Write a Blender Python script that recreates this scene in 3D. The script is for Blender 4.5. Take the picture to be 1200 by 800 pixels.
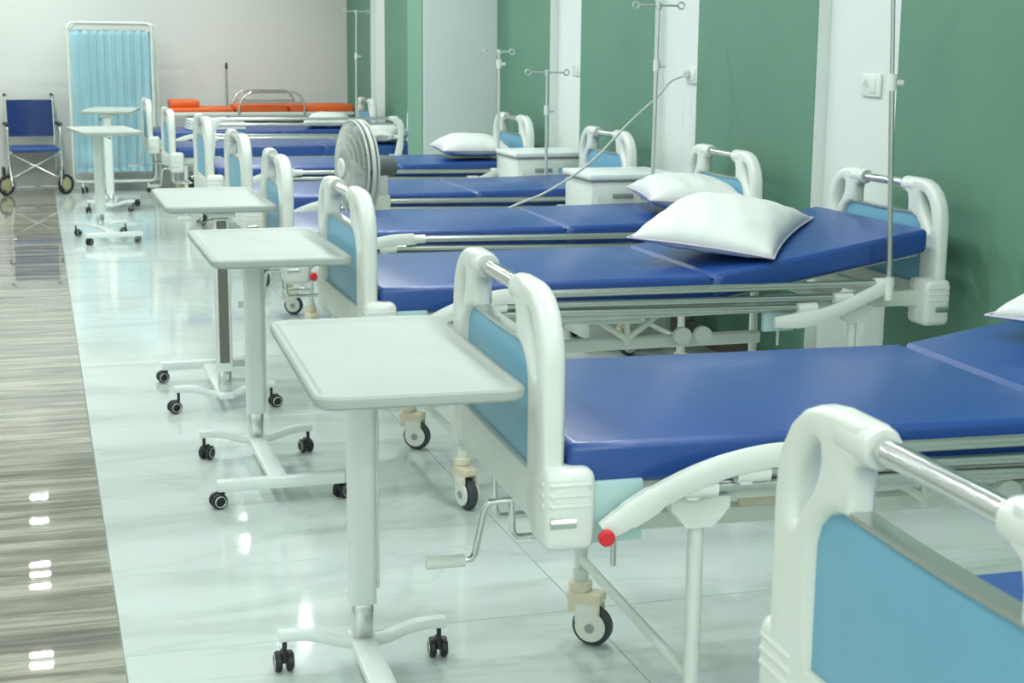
import bpy, bmesh, math, random
from mathutils import Vector, Matrix
random.seed(7)
PI = math.pi
scene = bpy.context.scene
for o in list(bpy.data.objects):
    bpy.data.objects.remove(o)
col = scene.collection

# ------------------------------------------------------------------ camera
cam_d = bpy.data.cameras.new('camera')
cam = bpy.data.objects.new('camera', cam_d)
col.objects.link(cam)
right = Vector((0.9560, -0.2932, 0.0085))
up = Vector((0.0478, 0.1845, 0.9817))
right.normalize()
back = right.cross(up).normalized()
up = back.cross(right).normalized()
M = Matrix.Identity(4)
for i in range(3):
    M[i][0], M[i][1], M[i][2] = right[i], up[i], back[i]
M[2][3] = 1.5
cam.matrix_world = M
cam_d.sensor_width = 36.0
cam_d.lens = 54.0
cam_d.clip_end = 200
cam_d.dof.use_dof = True
cam_d.dof.focus_distance = 4.4
cam_d.dof.aperture_fstop = 9.0
scene.camera = cam

# ------------------------------------------------------------------ world, exposure
w = bpy.data.worlds.new('world')
scene.world = w
w.use_nodes = True
w.node_tree.nodes['Background'].inputs[0].default_value = (0.8, 1.0, 0.95, 1)
w.node_tree.nodes['Background'].inputs[1].default_value = 0.3
vs = scene.view_settings
vs.view_transform = 'Standard'
vs.look = 'None'
vs.exposure = 0.10
vs.gamma = 1.0
vs.use_curve_mapping = False
try:
    scene.cycles.use_denoising = True
    scene.cycles.max_bounces = 8
    scene.cycles.sample_clamp_indirect = 6.0
    scene.cycles.caustics_reflective = False
    scene.cycles.caustics_refractive = False
except Exception:
    pass
LAMP_TINT = (0.93, 1.0, 0.975)
LAMP_POWER = 15.0
CEIL_Z = 3.0

# ------------------------------------------------------------------ materials
def new_mat(name):
    m = bpy.data.materials.new(name)
    m.use_nodes = True
    nt = m.node_tree
    return m, nt, nt.nodes['Principled BSDF']

def mat(name, rgb, rough=0.5, metal=0.0, spec=0.5, var=0.0, scale=8.0, bump=0.0, bscale=60.0, coat=0.0, emit=0.0):
    m, nt, b = new_mat(name)
    b.inputs['Base Color'].default_value = (*rgb, 1)
    b.inputs['Roughness'].default_value = rough
    b.inputs['Metallic'].default_value = metal
    b.inputs['Specular IOR Level'].default_value = spec
    if coat:
        b.inputs['Coat Weight'].default_value = coat
        b.inputs['Coat Roughness'].default_value = 0.1
    if emit:
        b.inputs['Emission Color'].default_value = (*rgb, 1)
        b.inputs['Emission Strength'].default_value = emit
    tc = nt.nodes.new('ShaderNodeTexCoord')
    if var:
        n = nt.nodes.new('ShaderNodeTexNoise')
        n.inputs['Scale'].default_value = scale
        n.inputs['Detail'].default_value = 4
        r = nt.nodes.new('ShaderNodeValToRGB')
        r.color_ramp.elements[0].position = 0.3
        r.color_ramp.elements[1].position = 0.7
        r.color_ramp.elements[0].color = (*[c * (1 - var) for c in rgb], 1)
        r.color_ramp.elements[1].color = (*[min(1, c * (1 + var)) for c in rgb], 1)
        nt.links.new(tc.outputs['Object'], n.inputs['Vector'])
        nt.links.new(n.outputs['Fac'], r.inputs['Fac'])
        nt.links.new(r.outputs['Color'], b.inputs['Base Color'])
    if bump:
        n = nt.nodes.new('ShaderNodeTexNoise')
        n.inputs['Scale'].default_value = bscale
        n.inputs['Detail'].default_value = 3
        bp = nt.nodes.new('ShaderNodeBump')
        bp.inputs['Strength'].default_value = bump
        bp.inputs['Distance'].default_value = 0.01
        nt.links.new(tc.outputs['Object'], n.inputs['Vector'])
        nt.links.new(n.outputs['Fac'], bp.inputs['Height'])
        nt.links.new(bp.outputs['Normal'], b.inputs['Normal'])
    return m

WHITE = mat('white_plastic', (0.72, 0.76, 0.71), 0.28, var=0.03, scale=5)
WHITE2 = mat('white_powder_coat', (0.70, 0.75, 0.69), 0.35, var=0.04, scale=9)
TABLEW_DARK = mat('table_white_darkened', (0.43, 0.475, 0.445), 0.5, spec=0.3, var=0.03, scale=4)  # same table white, darkened for trays to offset overhead glare
TABLEW = mat('table_white', (0.76, 0.82, 0.80), 0.34, var=0.03, scale=4)  # table white, lightened to make up for weak frontal light on columns
FRAMEG = mat('frame_paint', (0.60, 0.66, 0.58), 0.4, var=0.05)
CREAM = mat('cream_plastic', (0.72, 0.66, 0.50), 0.4, var=0.08, scale=14)
CHROME = mat('chrome', (0.72, 0.74, 0.72), 0.16, metal=1.0)
STEEL = mat('brushed_steel', (0.58, 0.61, 0.58), 0.3, metal=1.0)
SATIN = mat('satin_metal', (0.62, 0.66, 0.62), 0.3, metal=0.45)
BLUE = mat('blue_vinyl', (0.010, 0.062, 0.27), 0.36, spec=0.65, coat=0.12, var=0.10, scale=3, bump=0.10, bscale=25)
SEAM = mat('seam_vinyl', (0.012, 0.06, 0.25), 0.5)
PANEL = mat('sky_blue_panel', (0.16, 0.40, 0.56), 0.38, var=0.03)
PLATE = mat('pale_cyan_plate', (0.42, 0.60, 0.60), 0.4, var=0.04)
RED = mat('red_plastic', (0.65, 0.02, 0.03), 0.35)
RUBBER = mat('black_rubber', (0.015, 0.018, 0.02), 0.45)
TYRE = mat('grey_tyre', (0.05, 0.06, 0.065), 0.5)
HUB = mat('hub_plastic', (0.75, 0.76, 0.70), 0.35)
GREYP = mat('grey_plastic', (0.30, 0.33, 0.32), 0.4)
DARKST = mat('dark_strip', (0.16, 0.16, 0.13), 0.45)
PILLOW = mat('pillow_cotton', (0.72, 0.745, 0.72), 0.8, spec=0.2, bump=0.35, bscale=9)
PIPING = mat('pillow_piping', (0.55, 0.50, 0.62), 0.8)
ORANGE = mat('orange_vinyl', (0.78, 0.13, 0.02), 0.45, var=0.05)
CURT = mat('aqua_curtain', (0.58, 0.86, 0.93), 0.8, spec=0.2, var=0.05, scale=3)
GREEN = mat('green_wall_paint', (0.120, 0.255, 0.178), 0.55, spec=0.35, var=0.06, scale=1.6, bump=0.05, bscale=14)
WALLW = mat('white_wall_paint', (0.72, 0.77, 0.74), 0.6, spec=0.3, var=0.02, scale=1.2)
WALLB = mat('back_wall_paint', (0.70, 0.71, 0.675), 0.6, spec=0.3, var=0.02, scale=0.7)
COLG = mat('column_paint', (0.68, 0.75, 0.72), 0.6, var=0.03, scale=1.5)
COLGREEN = mat('column_green_paint', (0.155, 0.315, 0.235), 0.6, var=0.03)
CEIL = mat('ceiling_paint', (0.78, 0.80, 0.77), 0.8)
GROUT = mat('grout', (0.28, 0.32, 0.30), 0.8)
LAMPW = mat('lamp_diffuser', (0.95, 1.0, 0.97), 0.5, emit=12.0)
SKIRT = mat('brown_skirting', (0.12, 0.09, 0.06), 0.4)
YELLOW = mat('yellow_hub', (0.42, 0.40, 0.20), 0.5)
BADGE = mat('fan_badge', (0.75, 0.78, 0.74), 0.4)
FANW = mat('fan_plastic', (0.62, 0.65, 0.56), 0.4)
DARKM = mat('dark_motor', (0.12, 0.14, 0.13), 0.5)
GRILLE = mat('fan_wire', (0.55, 0.58, 0.53), 0.4)
BLADE = mat('fan_blade', (0.42, 0.46, 0.40), 0.35)
LABELB = mat('label_blue', (0.12, 0.45, 0.72), 0.5)
CORD = mat('grey_cord', (0.52, 0.56, 0.52), 0.5)
STRETCH = mat('stretcher_grey', (0.25, 0.34, 0.36), 0.4, var=0.08)
SHEET = mat('white_sheet', (0.74, 0.78, 0.74), 0.85, bump=0.3, bscale=20)

def marble_mat():
    m, nt, b = new_mat('white_marble_tile')
    L = nt.links.new
    tc = nt.nodes.new('ShaderNodeTexCoord')
    geo = nt.nodes.new('ShaderNodeNewGeometry')
    oi = nt.nodes.new('ShaderNodeObjectInfo')
    add = nt.nodes.new('ShaderNodeVectorMath'); add.operation = 'ADD'
    sc = nt.nodes.new('ShaderNodeVectorMath'); sc.operation = 'SCALE'
    comb = nt.nodes.new('ShaderNodeCombineXYZ')
    L(oi.outputs['Random'], comb.inputs[0]); L(oi.outputs['Random'], comb.inputs[1])
    L(comb.outputs[0], sc.inputs[0]); sc.inputs['Scale'].default_value = 9.0
    L(geo.outputs['Position'], add.inputs[0]); L(sc.outputs[0], add.inputs[1])
    mp = nt.nodes.new('ShaderNodeMapping')
    mp.inputs['Rotation'].default_value = (0, 0, 0.35)
    mp.inputs['Scale'].default_value = (0.7, 2.2, 1)
    L(add.outputs[0], mp.inputs['Vector'])
    n1 = nt.nodes.new('ShaderNodeTexNoise'); n1.inputs['Scale'].default_value = 1.6; n1.inputs['Detail'].default_value = 8; n1.inputs['Distortion'].default_value = 1.2
    L(mp.outputs[0], n1.inputs['Vector'])
    r = nt.nodes.new('ShaderNodeValToRGB')
    e = r.color_ramp.elements
    e[0].position = 0.32; e[0].color = (0.56, 0.63, 0.60, 1)
    e[1].position = 0.55; e[1].color = (0.66, 0.73, 0.705, 1)
    x = e.new(0.47); x.color = (0.655, 0.725, 0.70, 1)
    L(n1.outputs['Fac'], r.inputs['Fac'])
    # thin veins
    n2 = nt.nodes.new('ShaderNodeTexNoise'); n2.inputs['Scale'].default_value = 0.9; n2.inputs['Detail'].default_value = 6; n2.inputs['Distortion'].default_value = 0.8
    L(mp.outputs[0], n2.inputs['Vector'])
    r2 = nt.nodes.new('ShaderNodeValToRGB')
    e2 = r2.color_ramp.elements
    e2[0].position = 0.485; e2[0].color = (0, 0, 0, 1)
    e2[1].position = 0.515; e2[1].color = (0, 0, 0, 1)
    x = e2.new(0.5); x.color = (1, 1, 1, 1)
    L(n2.outputs['Fac'], r2.inputs['Fac'])
    mx = nt.nodes.new('ShaderNodeMix'); mx.data_type = 'RGBA'
    mul = nt.nodes.new('ShaderNodeMath'); mul.operation = 'MULTIPLY'; mul.inputs[1].default_value = 0.3
    L(r2.outputs['Color'], mul.inputs[0]); L(mul.outputs[0], mx.inputs[0])
    L(r.outputs['Color'], mx.inputs[6]); mx.inputs[7].default_value = (0.42, 0.50, 0.47, 1)
    L(mx.outputs[2], b.inputs['Base Color'])
    b.inputs['Roughness'].default_value = 0.07
    b.inputs['Specular IOR Level'].default_value = 0.5
    return m

def woodtile_mat():
    m, nt, b = new_mat('wood_look_tile')
    L = nt.links.new
    geo = nt.nodes.new('ShaderNodeNewGeometry')
    oi = nt.nodes.new('ShaderNodeObjectInfo')
    add = nt.nodes.new('ShaderNodeVectorMath'); add.operation = 'ADD'
    comb = nt.nodes.new('ShaderNodeCombineXYZ')
    mm = nt.nodes.new('ShaderNodeMath'); mm.operation = 'MULTIPLY'; mm.inputs[1].default_value = 13.0
    L(oi.outputs['Random'], mm.inputs[0]); L(mm.outputs[0], comb.inputs[0]); L(mm.outputs[0], comb.inputs[1])
    L(geo.outputs['Position'], add.inputs[0]); L(comb.outputs[0], add.inputs[1])
    mp = nt.nodes.new('ShaderNodeMapping'); mp.inputs['Scale'].default_value = (0.8, 9.5, 1)
    L(add.outputs[0], mp.inputs['Vector'])
    n1 = nt.nodes.new('ShaderNodeTexNoise'); n1.inputs['Scale'].default_value = 1.7; n1.inputs['Detail'].default_value = 9; n1.inputs['Roughness'].default_value = 0.68; n1.inputs['Distortion'].default_value = 0.6
    L(mp.outputs[0], n1.inputs['Vector'])
    r = nt.nodes.new('ShaderNodeValToRGB')
    e = r.color_ramp.elements
    e[0].position = 0.30; e[0].color = (0.09, 0.09, 0.074, 1)
    e[1].position = 0.68; e[1].color = (0.46, 0.445, 0.375, 1)
    x = e.new(0.44); x.color = (0.165, 0.163, 0.136, 1)
    x = e.new(0.55); x.color = (0.255, 0.25, 0.205, 1)
    # printed design repeats on every tile: a pale band along its near edge, dark streaks above
    tc = nt.nodes.new('ShaderNodeTexCoord')
    sx = nt.nodes.new('ShaderNodeSeparateXYZ'); L(tc.outputs['Object'], sx.inputs[0])
    mr = nt.nodes.new('ShaderNodeMapRange'); mr.inputs[1].default_value = -0.27; mr.inputs[2].default_value = 0.27
    L(sx.outputs[1], mr.inputs[0])
    n3 = nt.nodes.new('ShaderNodeTexNoise'); n3.inputs['Scale'].default_value = 0.8
    L(mp.outputs[0], n3.inputs['Vector'])
    wob = nt.nodes.new('ShaderNodeMath'); wob.operation = 'MULTIPLY_ADD'; wob.inputs[1].default_value = 0.22; 
    L(n3.outputs['Fac'], wob.inputs[0]); L(mr.outputs[0], wob.inputs[2])
    band = nt.nodes.new('ShaderNodeValToRGB')
    be = band.color_ramp.elements
    be[0].position = 0.0; be[0].color = (0.62,) * 3 + (1,)
    be[1].position = 1.0; be[1].color = (0.52,) * 3 + (1,)
    for p, v in ((0.13, 0.72), (0.2, 0.74), (0.27, 0.46), (0.42, 0.40), (0.55, 0.50), (0.68, 0.38), (0.8, 0.52), (0.9, 0.62)):
        q = be.new(p); q.color = (v, v, v, 1)
    L(wob.outputs[0], band.inputs['Fac'])
    mixf = nt.nodes.new('ShaderNodeMath'); mixf.operation = 'MULTIPLY_ADD'; mixf.inputs[1].default_value = 0.85
    sc2 = nt.nodes.new('ShaderNodeMath'); sc2.operation = 'MULTIPLY'; sc2.inputs[1].default_value = 0.30
    L(band.outputs['Color'], sc2.inputs[0])
    L(n1.outputs['Fac'], mixf.inputs[0]); L(sc2.outputs[0], mixf.inputs[2])
    L(mixf.outputs[0], r.inputs['Fac'])
    L(r.outputs['Color'], b.inputs['Base Color'])
    b.inputs['Roughness'].default_value = 0.014
    b.inputs['Specular IOR Level'].default_value = 0.5
    return m
MARBLE = marble_mat()
WOODT = woodtile_mat()

# ------------------------------------------------------------------ mesh helpers
class MB:
    def __init__(s):
        s.bm = bmesh.new()
    def _xf(s, verts, mtx):
        if mtx is not None:
            bmesh.ops.transform(s.bm, matrix=mtx, verts=verts)
    def box(s, c, d, bev=0.0, seg=2, mtx=None):
        r = bmesh.ops.create_cube(s.bm, size=1.0)
        vs = r['verts']
        bmesh.ops.scale(s.bm, vec=d, verts=vs)
        if bev:
            es = list({e for v in vs for e in v.link_edges})
            rr = bmesh.ops.bevel(s.bm, geom=es, offset=bev, segments=seg, profile=0.5, affect='EDGES')
            vs = list({v for f in rr['faces'] for v in f.verts} | {v for v in vs if v.is_valid})
        bmesh.ops.translate(s.bm, vec=c, verts=vs)
        s._xf(vs, mtx)
        return s
    def sweep(s, pts, sec, cap=True, upv=(0, 1, 0), scales=None, closed=False):
        """sweep 2D section (list of (a,b)) along pts; a along binormal ~upv, b along normal"""
        pts = [Vector(p) for p in pts]
        n = len(pts); rings = []
        upv = Vector(upv)
        for i, p in enumerate(pts):
            if closed:
                t = pts[(i + 1) % n] - pts[i - 1]
            else:
                t = (pts[min(i + 1, n - 1)] - pts[max(i - 1, 0)])
            t.normalize()
            a = upv - t * upv.dot(t)
            if a.length < 1e-4:
                a = Vector((1, 0, 0)) - t * t.x
                if a.length < 1e-4:
                    a = Vector((0, 0, 1)) - t * t.z
            a.normalize(); b = t.cross(a)
            k = scales[i] if scales else 1.0
            rings.append([s.bm.verts.new(p + a * q[0] * k + b * q[1] * k) for q in sec])
        m = len(sec)
        rng = range(n) if closed else range(n - 1)
        for i in rng:
            r0, r1 = rings[i], rings[(i + 1) % n]
            for j in range(m):
                s.bm.faces.new((r0[j], r0[(j + 1) % m], r1[(j + 1) % m], r1[j]))
        if cap and not closed:
            s.bm.faces.new(rings[0][::-1]); s.bm.faces.new(rings[-1])
        return s
    def tube(s, pts, r, n=10, cap=True, closed=False, upv=(0.123, 0.97, 0.21), scales=None):
        sec = [(math.cos(2 * PI * j / n) * r, math.sin(2 * PI * j / n) * r) for j in range(n)]
        return s.sweep(pts, sec, cap, upv, scales, closed)
    def cyl(s, p, q, r, n=14):
        return s.tube([p, q], r, n)
    def disc(s, c, axis, r, h, n=18, bev=0.0):
        """short cylinder centred at c along axis"""
        c = Vector(c); ax = Vector(axis).normalized()
        if bev:
            pts = [c - ax * h / 2, c - ax * (h / 2 - bev), c + ax * (h / 2 - bev), c + ax * h / 2]
            k = (r - bev) / r
            return s.tube(pts, r, n, upv=(0.31, 0.2, 0.93) if abs(ax.z) < 0.9 else (1, 0.1, 0), scales=[k, 1, 1, k])
        return s.tube([c - ax * h / 2, c + ax * h / 2], r, n, upv=(0.31, 0.2, 0.93) if abs(ax.z) < 0.9 else (1, 0.1, 0))
    def prism(s, poly, mtx, h):
        """extrude 2D poly (x,y) by h centred, transformed by mtx"""
        a = [s.bm.verts.new(mtx @ Vector((p[0], p[1], -h / 2))) for p in poly]
        b = [s.bm.verts.new(mtx @ Vector((p[0], p[1], h / 2))) for p in poly]
        n = len(poly)
        s.bm.faces.new(a[::-1]); s.bm.faces.new(b)
        for i in range(n):
            s.bm.faces.new((a[i], a[(i + 1) % n], b[(i + 1) % n], b[i]))
        return s
    def grid(s, fn, nu, nv, wrap_u=False):
        vs = [[s.bm.verts.new(fn(i / (nu if wrap_u else nu - 1), j / (nv - 1))) for j in range(nv)] for i in range(nu)]
        for i in range(nu if wrap_u else nu - 1):
            for j in range(nv - 1):
                s.bm.faces.new((vs[i][j], vs[(i + 1) % nu][j], vs[(i + 1) % nu][j + 1], vs[i][j + 1]))
        return s
    def mesh(s, name, material, smooth=35):
        bmesh.ops.recalc_face_normals(s.bm, faces=s.bm.faces[:])
        me = bpy.data.meshes.new(name)
        s.bm.to_mesh(me); s.bm.free()
        return finish(me, material, smooth)

def finish(me, material, smooth=35):
    me.materials.clear()
    me.materials.append(material)
    if smooth:
        me.polygons.foreach_set('use_smooth', [True] * len(me.polygons))
        me.set_sharp_from_angle(angle=math.radians(smooth))
    me.update()
    return me

def obj(name, data, parent=None, loc=(0, 0, 0), rot=(0, 0, 0)):
    o = bpy.data.objects.new(name, data)
    col.objects.link(o)
    o.location = loc
    o.rotation_euler = rot
    if parent is not None:
        o.parent = parent
    return o

def B(name, material, parent, fn, smooth=35, loc=(0, 0, 0), rot=(0, 0, 0)):
    mb = MB(); fn(mb)
    return obj(name, mb.mesh(name, material, smooth), parent, loc, rot)

def thing(name, label, cat, loc=(0, 0, 0), rz=0.0, group=None):
    o = obj(name, None, None, loc, (0, 0, rz))
    o.empty_display_size = 0.1
    return tag(o, label, cat, group)

def tag(o, label, cat, group=None):
    o['label'] = label; o['category'] = cat
    if group: o['group'] = group
    return o

def struct(o):
    o['kind'] = 'structure'
    return o

def copy_tree(o, parent=None):
    c = o.copy(); col.objects.link(c)
    if parent is not None: c.parent = parent
    for ch in list(o.children):
        copy_tree(ch, c)
    return c

def arc(cx, cy, r, a0, a1, n):
    return [(cx + r * math.cos(math.radians(a0 + (a1 - a0) * i / n)), cy + r * math.sin(math.radians(a0 + (a1 - a0) * i / n))) for i in range(n + 1)]

def smooth_path(pts, n=6):
    """Catmull-Rom through 3D points"""
    P = [Vector(p) for p in pts]
    P = [P[0] * 2 - P[1]] + P + [P[-1] * 2 - P[-2]]
    out = []
    for i in range(1, len(P) - 2):
        for k in range(n):
            t = k / n
            a, b, c, d = P[i - 1], P[i], P[i + 1], P[i + 2]
            out.append(0.5 * ((2 * b) + (c - a) * t + (2 * a - 5 * b + 4 * c - d) * t * t + (3 * b - a - 3 * c + d) * t ** 3))
    out.append(P[-2])
    return out

def curve_plate(name, outlines, thick, bev, mtx, material, seg=3):
    """rounded plate from 2D outlines (first outer, rest holes)"""
    cu = bpy.data.curves.new('tmp', 'CURVE')
    cu.dimensions = '2D'; cu.fill_mode = 'BOTH'
    cu.extrude = thick / 2 - bev; cu.bevel_depth = bev; cu.bevel_resolution = seg; cu.offset = -bev
    for ol in outlines:
        sp = cu.splines.new('POLY')
        sp.points.add(len(ol) - 1)
        for p, q in zip(sp.points, ol):
            p.co = (q[0], q[1], 0, 1)
        sp.use_cyclic_u = True
    t = bpy.data.objects.new('tmp', cu); col.objects.link(t)
    dg = bpy.context.evaluated_depsgraph_get()
    me = bpy.data.meshes.new_from_object(t.evaluated_get(dg))
    bpy.data.objects.remove(t); bpy.data.curves.remove(cu)
    me.name = name
    me.transform(mtx)
    bm = bmesh.new(); bm.from_mesh(me)
    bmesh.ops.remove_doubles(bm, verts=bm.verts[:], dist=0.0004)
    bmesh.ops.recalc_face_normals(bm, faces=bm.faces[:])
    bm.to_mesh(me); bm.free()
    return finish(me, material, 50)

def rrect(x0, y0, x1, y1, r, n=5):
    return arc(x1 - r, y1 - r, r, 0, 90, n) + arc(x0 + r, y1 - r, r, 90, 180, n) + arc(x0 + r, y0 + r, r, 180, 270, n) + arc(x1 - r, y0 + r, r, 270, 360, n)

# ================================================================== SETTING
WX = 3.2          # face of the green wall panels
BY = 16.42        # back wall
BORDER = 0.145    # wood-look / marble border
X0, Y0 = -3.4, -8.0
# floors (a grout bed plus single tiles)
fl = struct(B('floor', GROUT, None, lambda m: m.box(((WX + 0.12 + X0) / 2, (BY + Y0) / 2, -0.05), (WX + 0.12 - X0, BY - Y0, 0.094)), 0))
def tile_mesh(name, dx, dy, material):
    m = MB(); m.box((0, 0, -0.006), (dx - 0.003, dy - 0.003, 0.012), 0.0012, 1)
    return m.mesh(name, material, 0)
TX, TY = 1.2, 0.6
JY = 3.71
me_m = tile_mesh('marble_tile', TX, TY, MARBLE)
me_m2 = tile_mesh('marble_tile_cut', WX + 0.06 - (BORDER + 2 * TX), TY, MARBLE)
TW, JW = 0.543, 3.70
me_w = tile_mesh('wood_tile', TX, TW, WOODT)
k0 = int((JY - 0.2) / TY) + 1
for k in range(-k0, 22):
    yc = JY + (k + 0.5) * TY
    if yc > BY + 0.3: break
    for i in range(2):
        obj('marble_tile', me_m, fl, (BORDER + (i + 0.5) * TX, yc, 0))
    wlast = WX + 0.06 - (BORDER + 2 * TX)
    obj('marble_tile', me_m2, fl, (BORDER + 2 * TX + wlast / 2, yc, 0))
for k in range(-6, 24):
    yc = JW + (k + 0.5) * TW
    if yc > BY + 0.3: break
    for i in range(2):
        obj('wood_look_tile', me_w, fl, (BORDER - (i + 0.5) * TX, yc, 0))
# the rest of the floor, out of view: one slab each side
B('floor_slab', MARBLE, fl, lambda m: m.box(((BORDER + WX) / 2, (Y0 + JY - k0 * TY) / 2, -0.006), (WX - BORDER, JY - k0 * TY - Y0, 0.012)), 0)
B('floor_slab', WOODT, fl, lambda m: m.box(((X0 + BORDER - 2 * TX) / 2, (Y0 + BY) / 2, -0.006), (BORDER - 2 * TX - X0, BY - Y0, 0.012)), 0)
B('floor_slab', WOODT, fl, lambda m: m.box((BORDER - TX, (Y0 + JW - 6 * TW) / 2, -0.006), (2 * TX, JW - 6 * TW - Y0, 0.012)), 0)

struct(B('ceiling', CEIL, None, lambda m: m.box(((WX + X0) / 2, (BY + Y0) / 2, CEIL_Z + 0.05), (WX - X0 + 0.5, BY - Y0 + 0.3, 0.1)), 0))
wr = struct(B('wall_right', WALLW, None, lambda m: m.box((WX + 0.06 + 0.06, (BY + Y0) / 2, CEIL_Z / 2), (0.12, BY - Y0, CEIL_Z)), 0))
for a, b in ((-2.9, -1.1), (-0.4, 1.3), (2.0, 3.5), (4.06, 5.338), (6.0, 7.247), (7.83, 9.004), (9.61, 10.80), (11.9, 14.56), (15.22, BY)):
    if a < 1.5 and b < 1.0: pass
    B('wall_panel', GREEN, wr, lambda m: m.box((WX + 0.03, (a + b) / 2, CEIL_Z / 2), (0.06, b - a, CEIL_Z), 0.002, 1), 0)
    # white painted return at the panel's edge
    B('panel_return', WALLW, wr, lambda m: m.box((WX + 0.032, a - 0.002, CEIL_Z / 2), (0.056, 0.004, CEIL_Z)), 0)
struct(B('wall_back', WALLB, None, lambda m: m.box(((WX + X0) / 2, BY + 0.06, CEIL_Z / 2), (WX - X0 + 0.4, 0.12, CEIL_Z)), 0))
struct(B('wall_left', WALLW, None, lambda m: m.box((X0 - 0.06, (BY + Y0) / 2, CEIL_Z / 2), (0.12, BY - Y0, CEIL_Z)), 0))
struct(B('wall_front', WALLW, None, lambda m: m.box(((WX + X0) / 2, Y0 - 0.06, CEIL_Z / 2), (WX - X0 + 0.4, 0.12, CEIL_Z)), 0))
wc = struct(B('wall_column', COLG, None, lambda m: m.box(((2.66 + WX + 0.06) / 2, (10.81 + 11.27) / 2, CEIL_Z / 2), (WX + 0.06 - 2.66, 0.46, CEIL_Z)), 0))
B('wall_panel', COLGREEN, wc, lambda m: m.box((2.655, (10.83 + 11.27) / 2, CEIL_Z / 2), (0.012, 0.44, CEIL_Z)), 0)
struct(B('baseboard_right', SKIRT, None, lambda m: m.box((WX - 0.006, 7.9 / 2 + 1.0, 0.05), (0.012, 9.6, 0.1), 0.003, 1), 0))

# ceiling lamps; those behind the camera are added to light the front faces
lamp_me = MB().box((0, 0, 0), (0.16, 0.075, 0.006), 0.002, 1).mesh('lamp_lens', LAMPW, 0)
rim = MB()
rim.box((0, 0.046, 0), (0.20, 0.016, 0.02), 0.003, 1); rim.box((0, -0.046, 0), (0.20, 0.016, 0.02), 0.003, 1)
rim.box((0.09, 0, 0), (0.02, 0.076, 0.02), 0.003, 1); rim.box((-0.09, 0, 0), (0.02, 0.076, 0.02), 0.003, 1)
rim_me = rim.mesh('lamp_rim', WHITE2, 0)
def ceiling_lamp(x, y, row, power):
    t = thing('ceiling_lamp', 'small white rectangular ceiling lamp ' + row, 'lamp', (x, y, CEIL_Z - 0.012), 0, 'ceiling lamps ' + row)
    obj('lamp_rim', rim_me, t)
    obj('lens', lamp_me, t, (0, 0, -0.004))
    ld = bpy.data.lights.new('lamp_light', 'AREA')
    ld.shape = 'RECTANGLE'; ld.size = 0.16; ld.size_y = 0.075
    ld.energy = power; ld.color = LAMP_TINT
    lo = bpy.data.objects.new('lamp_light', ld); col.objects.link(lo)
    lo.parent = t; lo.location = (0, 0, -0.012)
lvl = lambda y: 1.7 if y < -2 else (0.72 if y < 4.6 else 1.0)      # added lamps behind the camera boosted for front faces, near ones cut
for y in (-6.8, -5.2, -3.6, -2.2, -0.8, 0.8, 2.6, 4.4, 6.2, 8.0, 9.6, 11.07, 11.28, 12.8, 13.1, 13.37, 14.65, 15.46):
    ceiling_lamp(-0.15, y, 'over the wood-look aisle', LAMP_POWER * (0.5 if 10 < y < 14 else lvl(y)))
for k in range(18):
    ceiling_lamp(1.75, -6.2 + 1.25 * k, 'over the row of beds', LAMP_POWER * lvl(-6.2 + 1.25 * k))
for k in range(11):
    ceiling_lamp(-2.2, -6.8 + 2.1 * k, 'beside the left wall', LAMP_POWER * lvl(-6.8 + 2.1 * k))

# ================================================================== HOSPITAL BED
L = 2.10     # overall length
W = 0.405    # half width of the end boards
YZ = Matrix(((0, 0, 1, 0), (1, 0, 0, 0), (0, 1, 0, 0), (0, 0, 0, 1)))   # curve (x,y,z) -> bed (z->x, x->y, y->z)

def end_post_outline(sgn):
    o = [(0.0, 0.56), (0.0, 0.885)]
    o += [(0.004, 0.925), (0.016, 0.962), (0.042, 0.998), (0.075, 1.022), (0.11, 1.035), (0.15, 1.04), (0.245, 1.04)]
    o += [(0.245, 0.988), (0.222, 0.978), (0.215, 0.955), (0.215, 0.912)]
    o += [(0.187, 0.908), (0.155, 0.896), (0.13, 0.873), (0.119, 0.845), (0.118, 0.80), (0.118, 0.70), (0.118, 0.56)]
    h = [(0.056, 0.862), (0.056, 0.90), (0.063, 0.930), (0.078, 0.958), (0.098, 0.978), (0.118, 0.988), (0.13, 0.985), (0.133, 0.97), (0.128, 0.945), (0.112, 0.918), (0.09, 0.895), (0.072, 0.870), (0.064, 0.857)]
    f = lambda p: ((-W + p[0]) * (1 if sgn < 0 else -1), p[1])
    o = [f(p) for p in o]; h = [f(p) for p in h]
    if sgn > 0: o.reverse(); h.reverse()
    return [o, h]
POST_ME = {s: curve_plate('end_post', end_post_outline(s), 0.05, 0.017, Matrix.Translation((0.025, 0, 0)) @ YZ, WHITE) for s in (-1, 1)}

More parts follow.
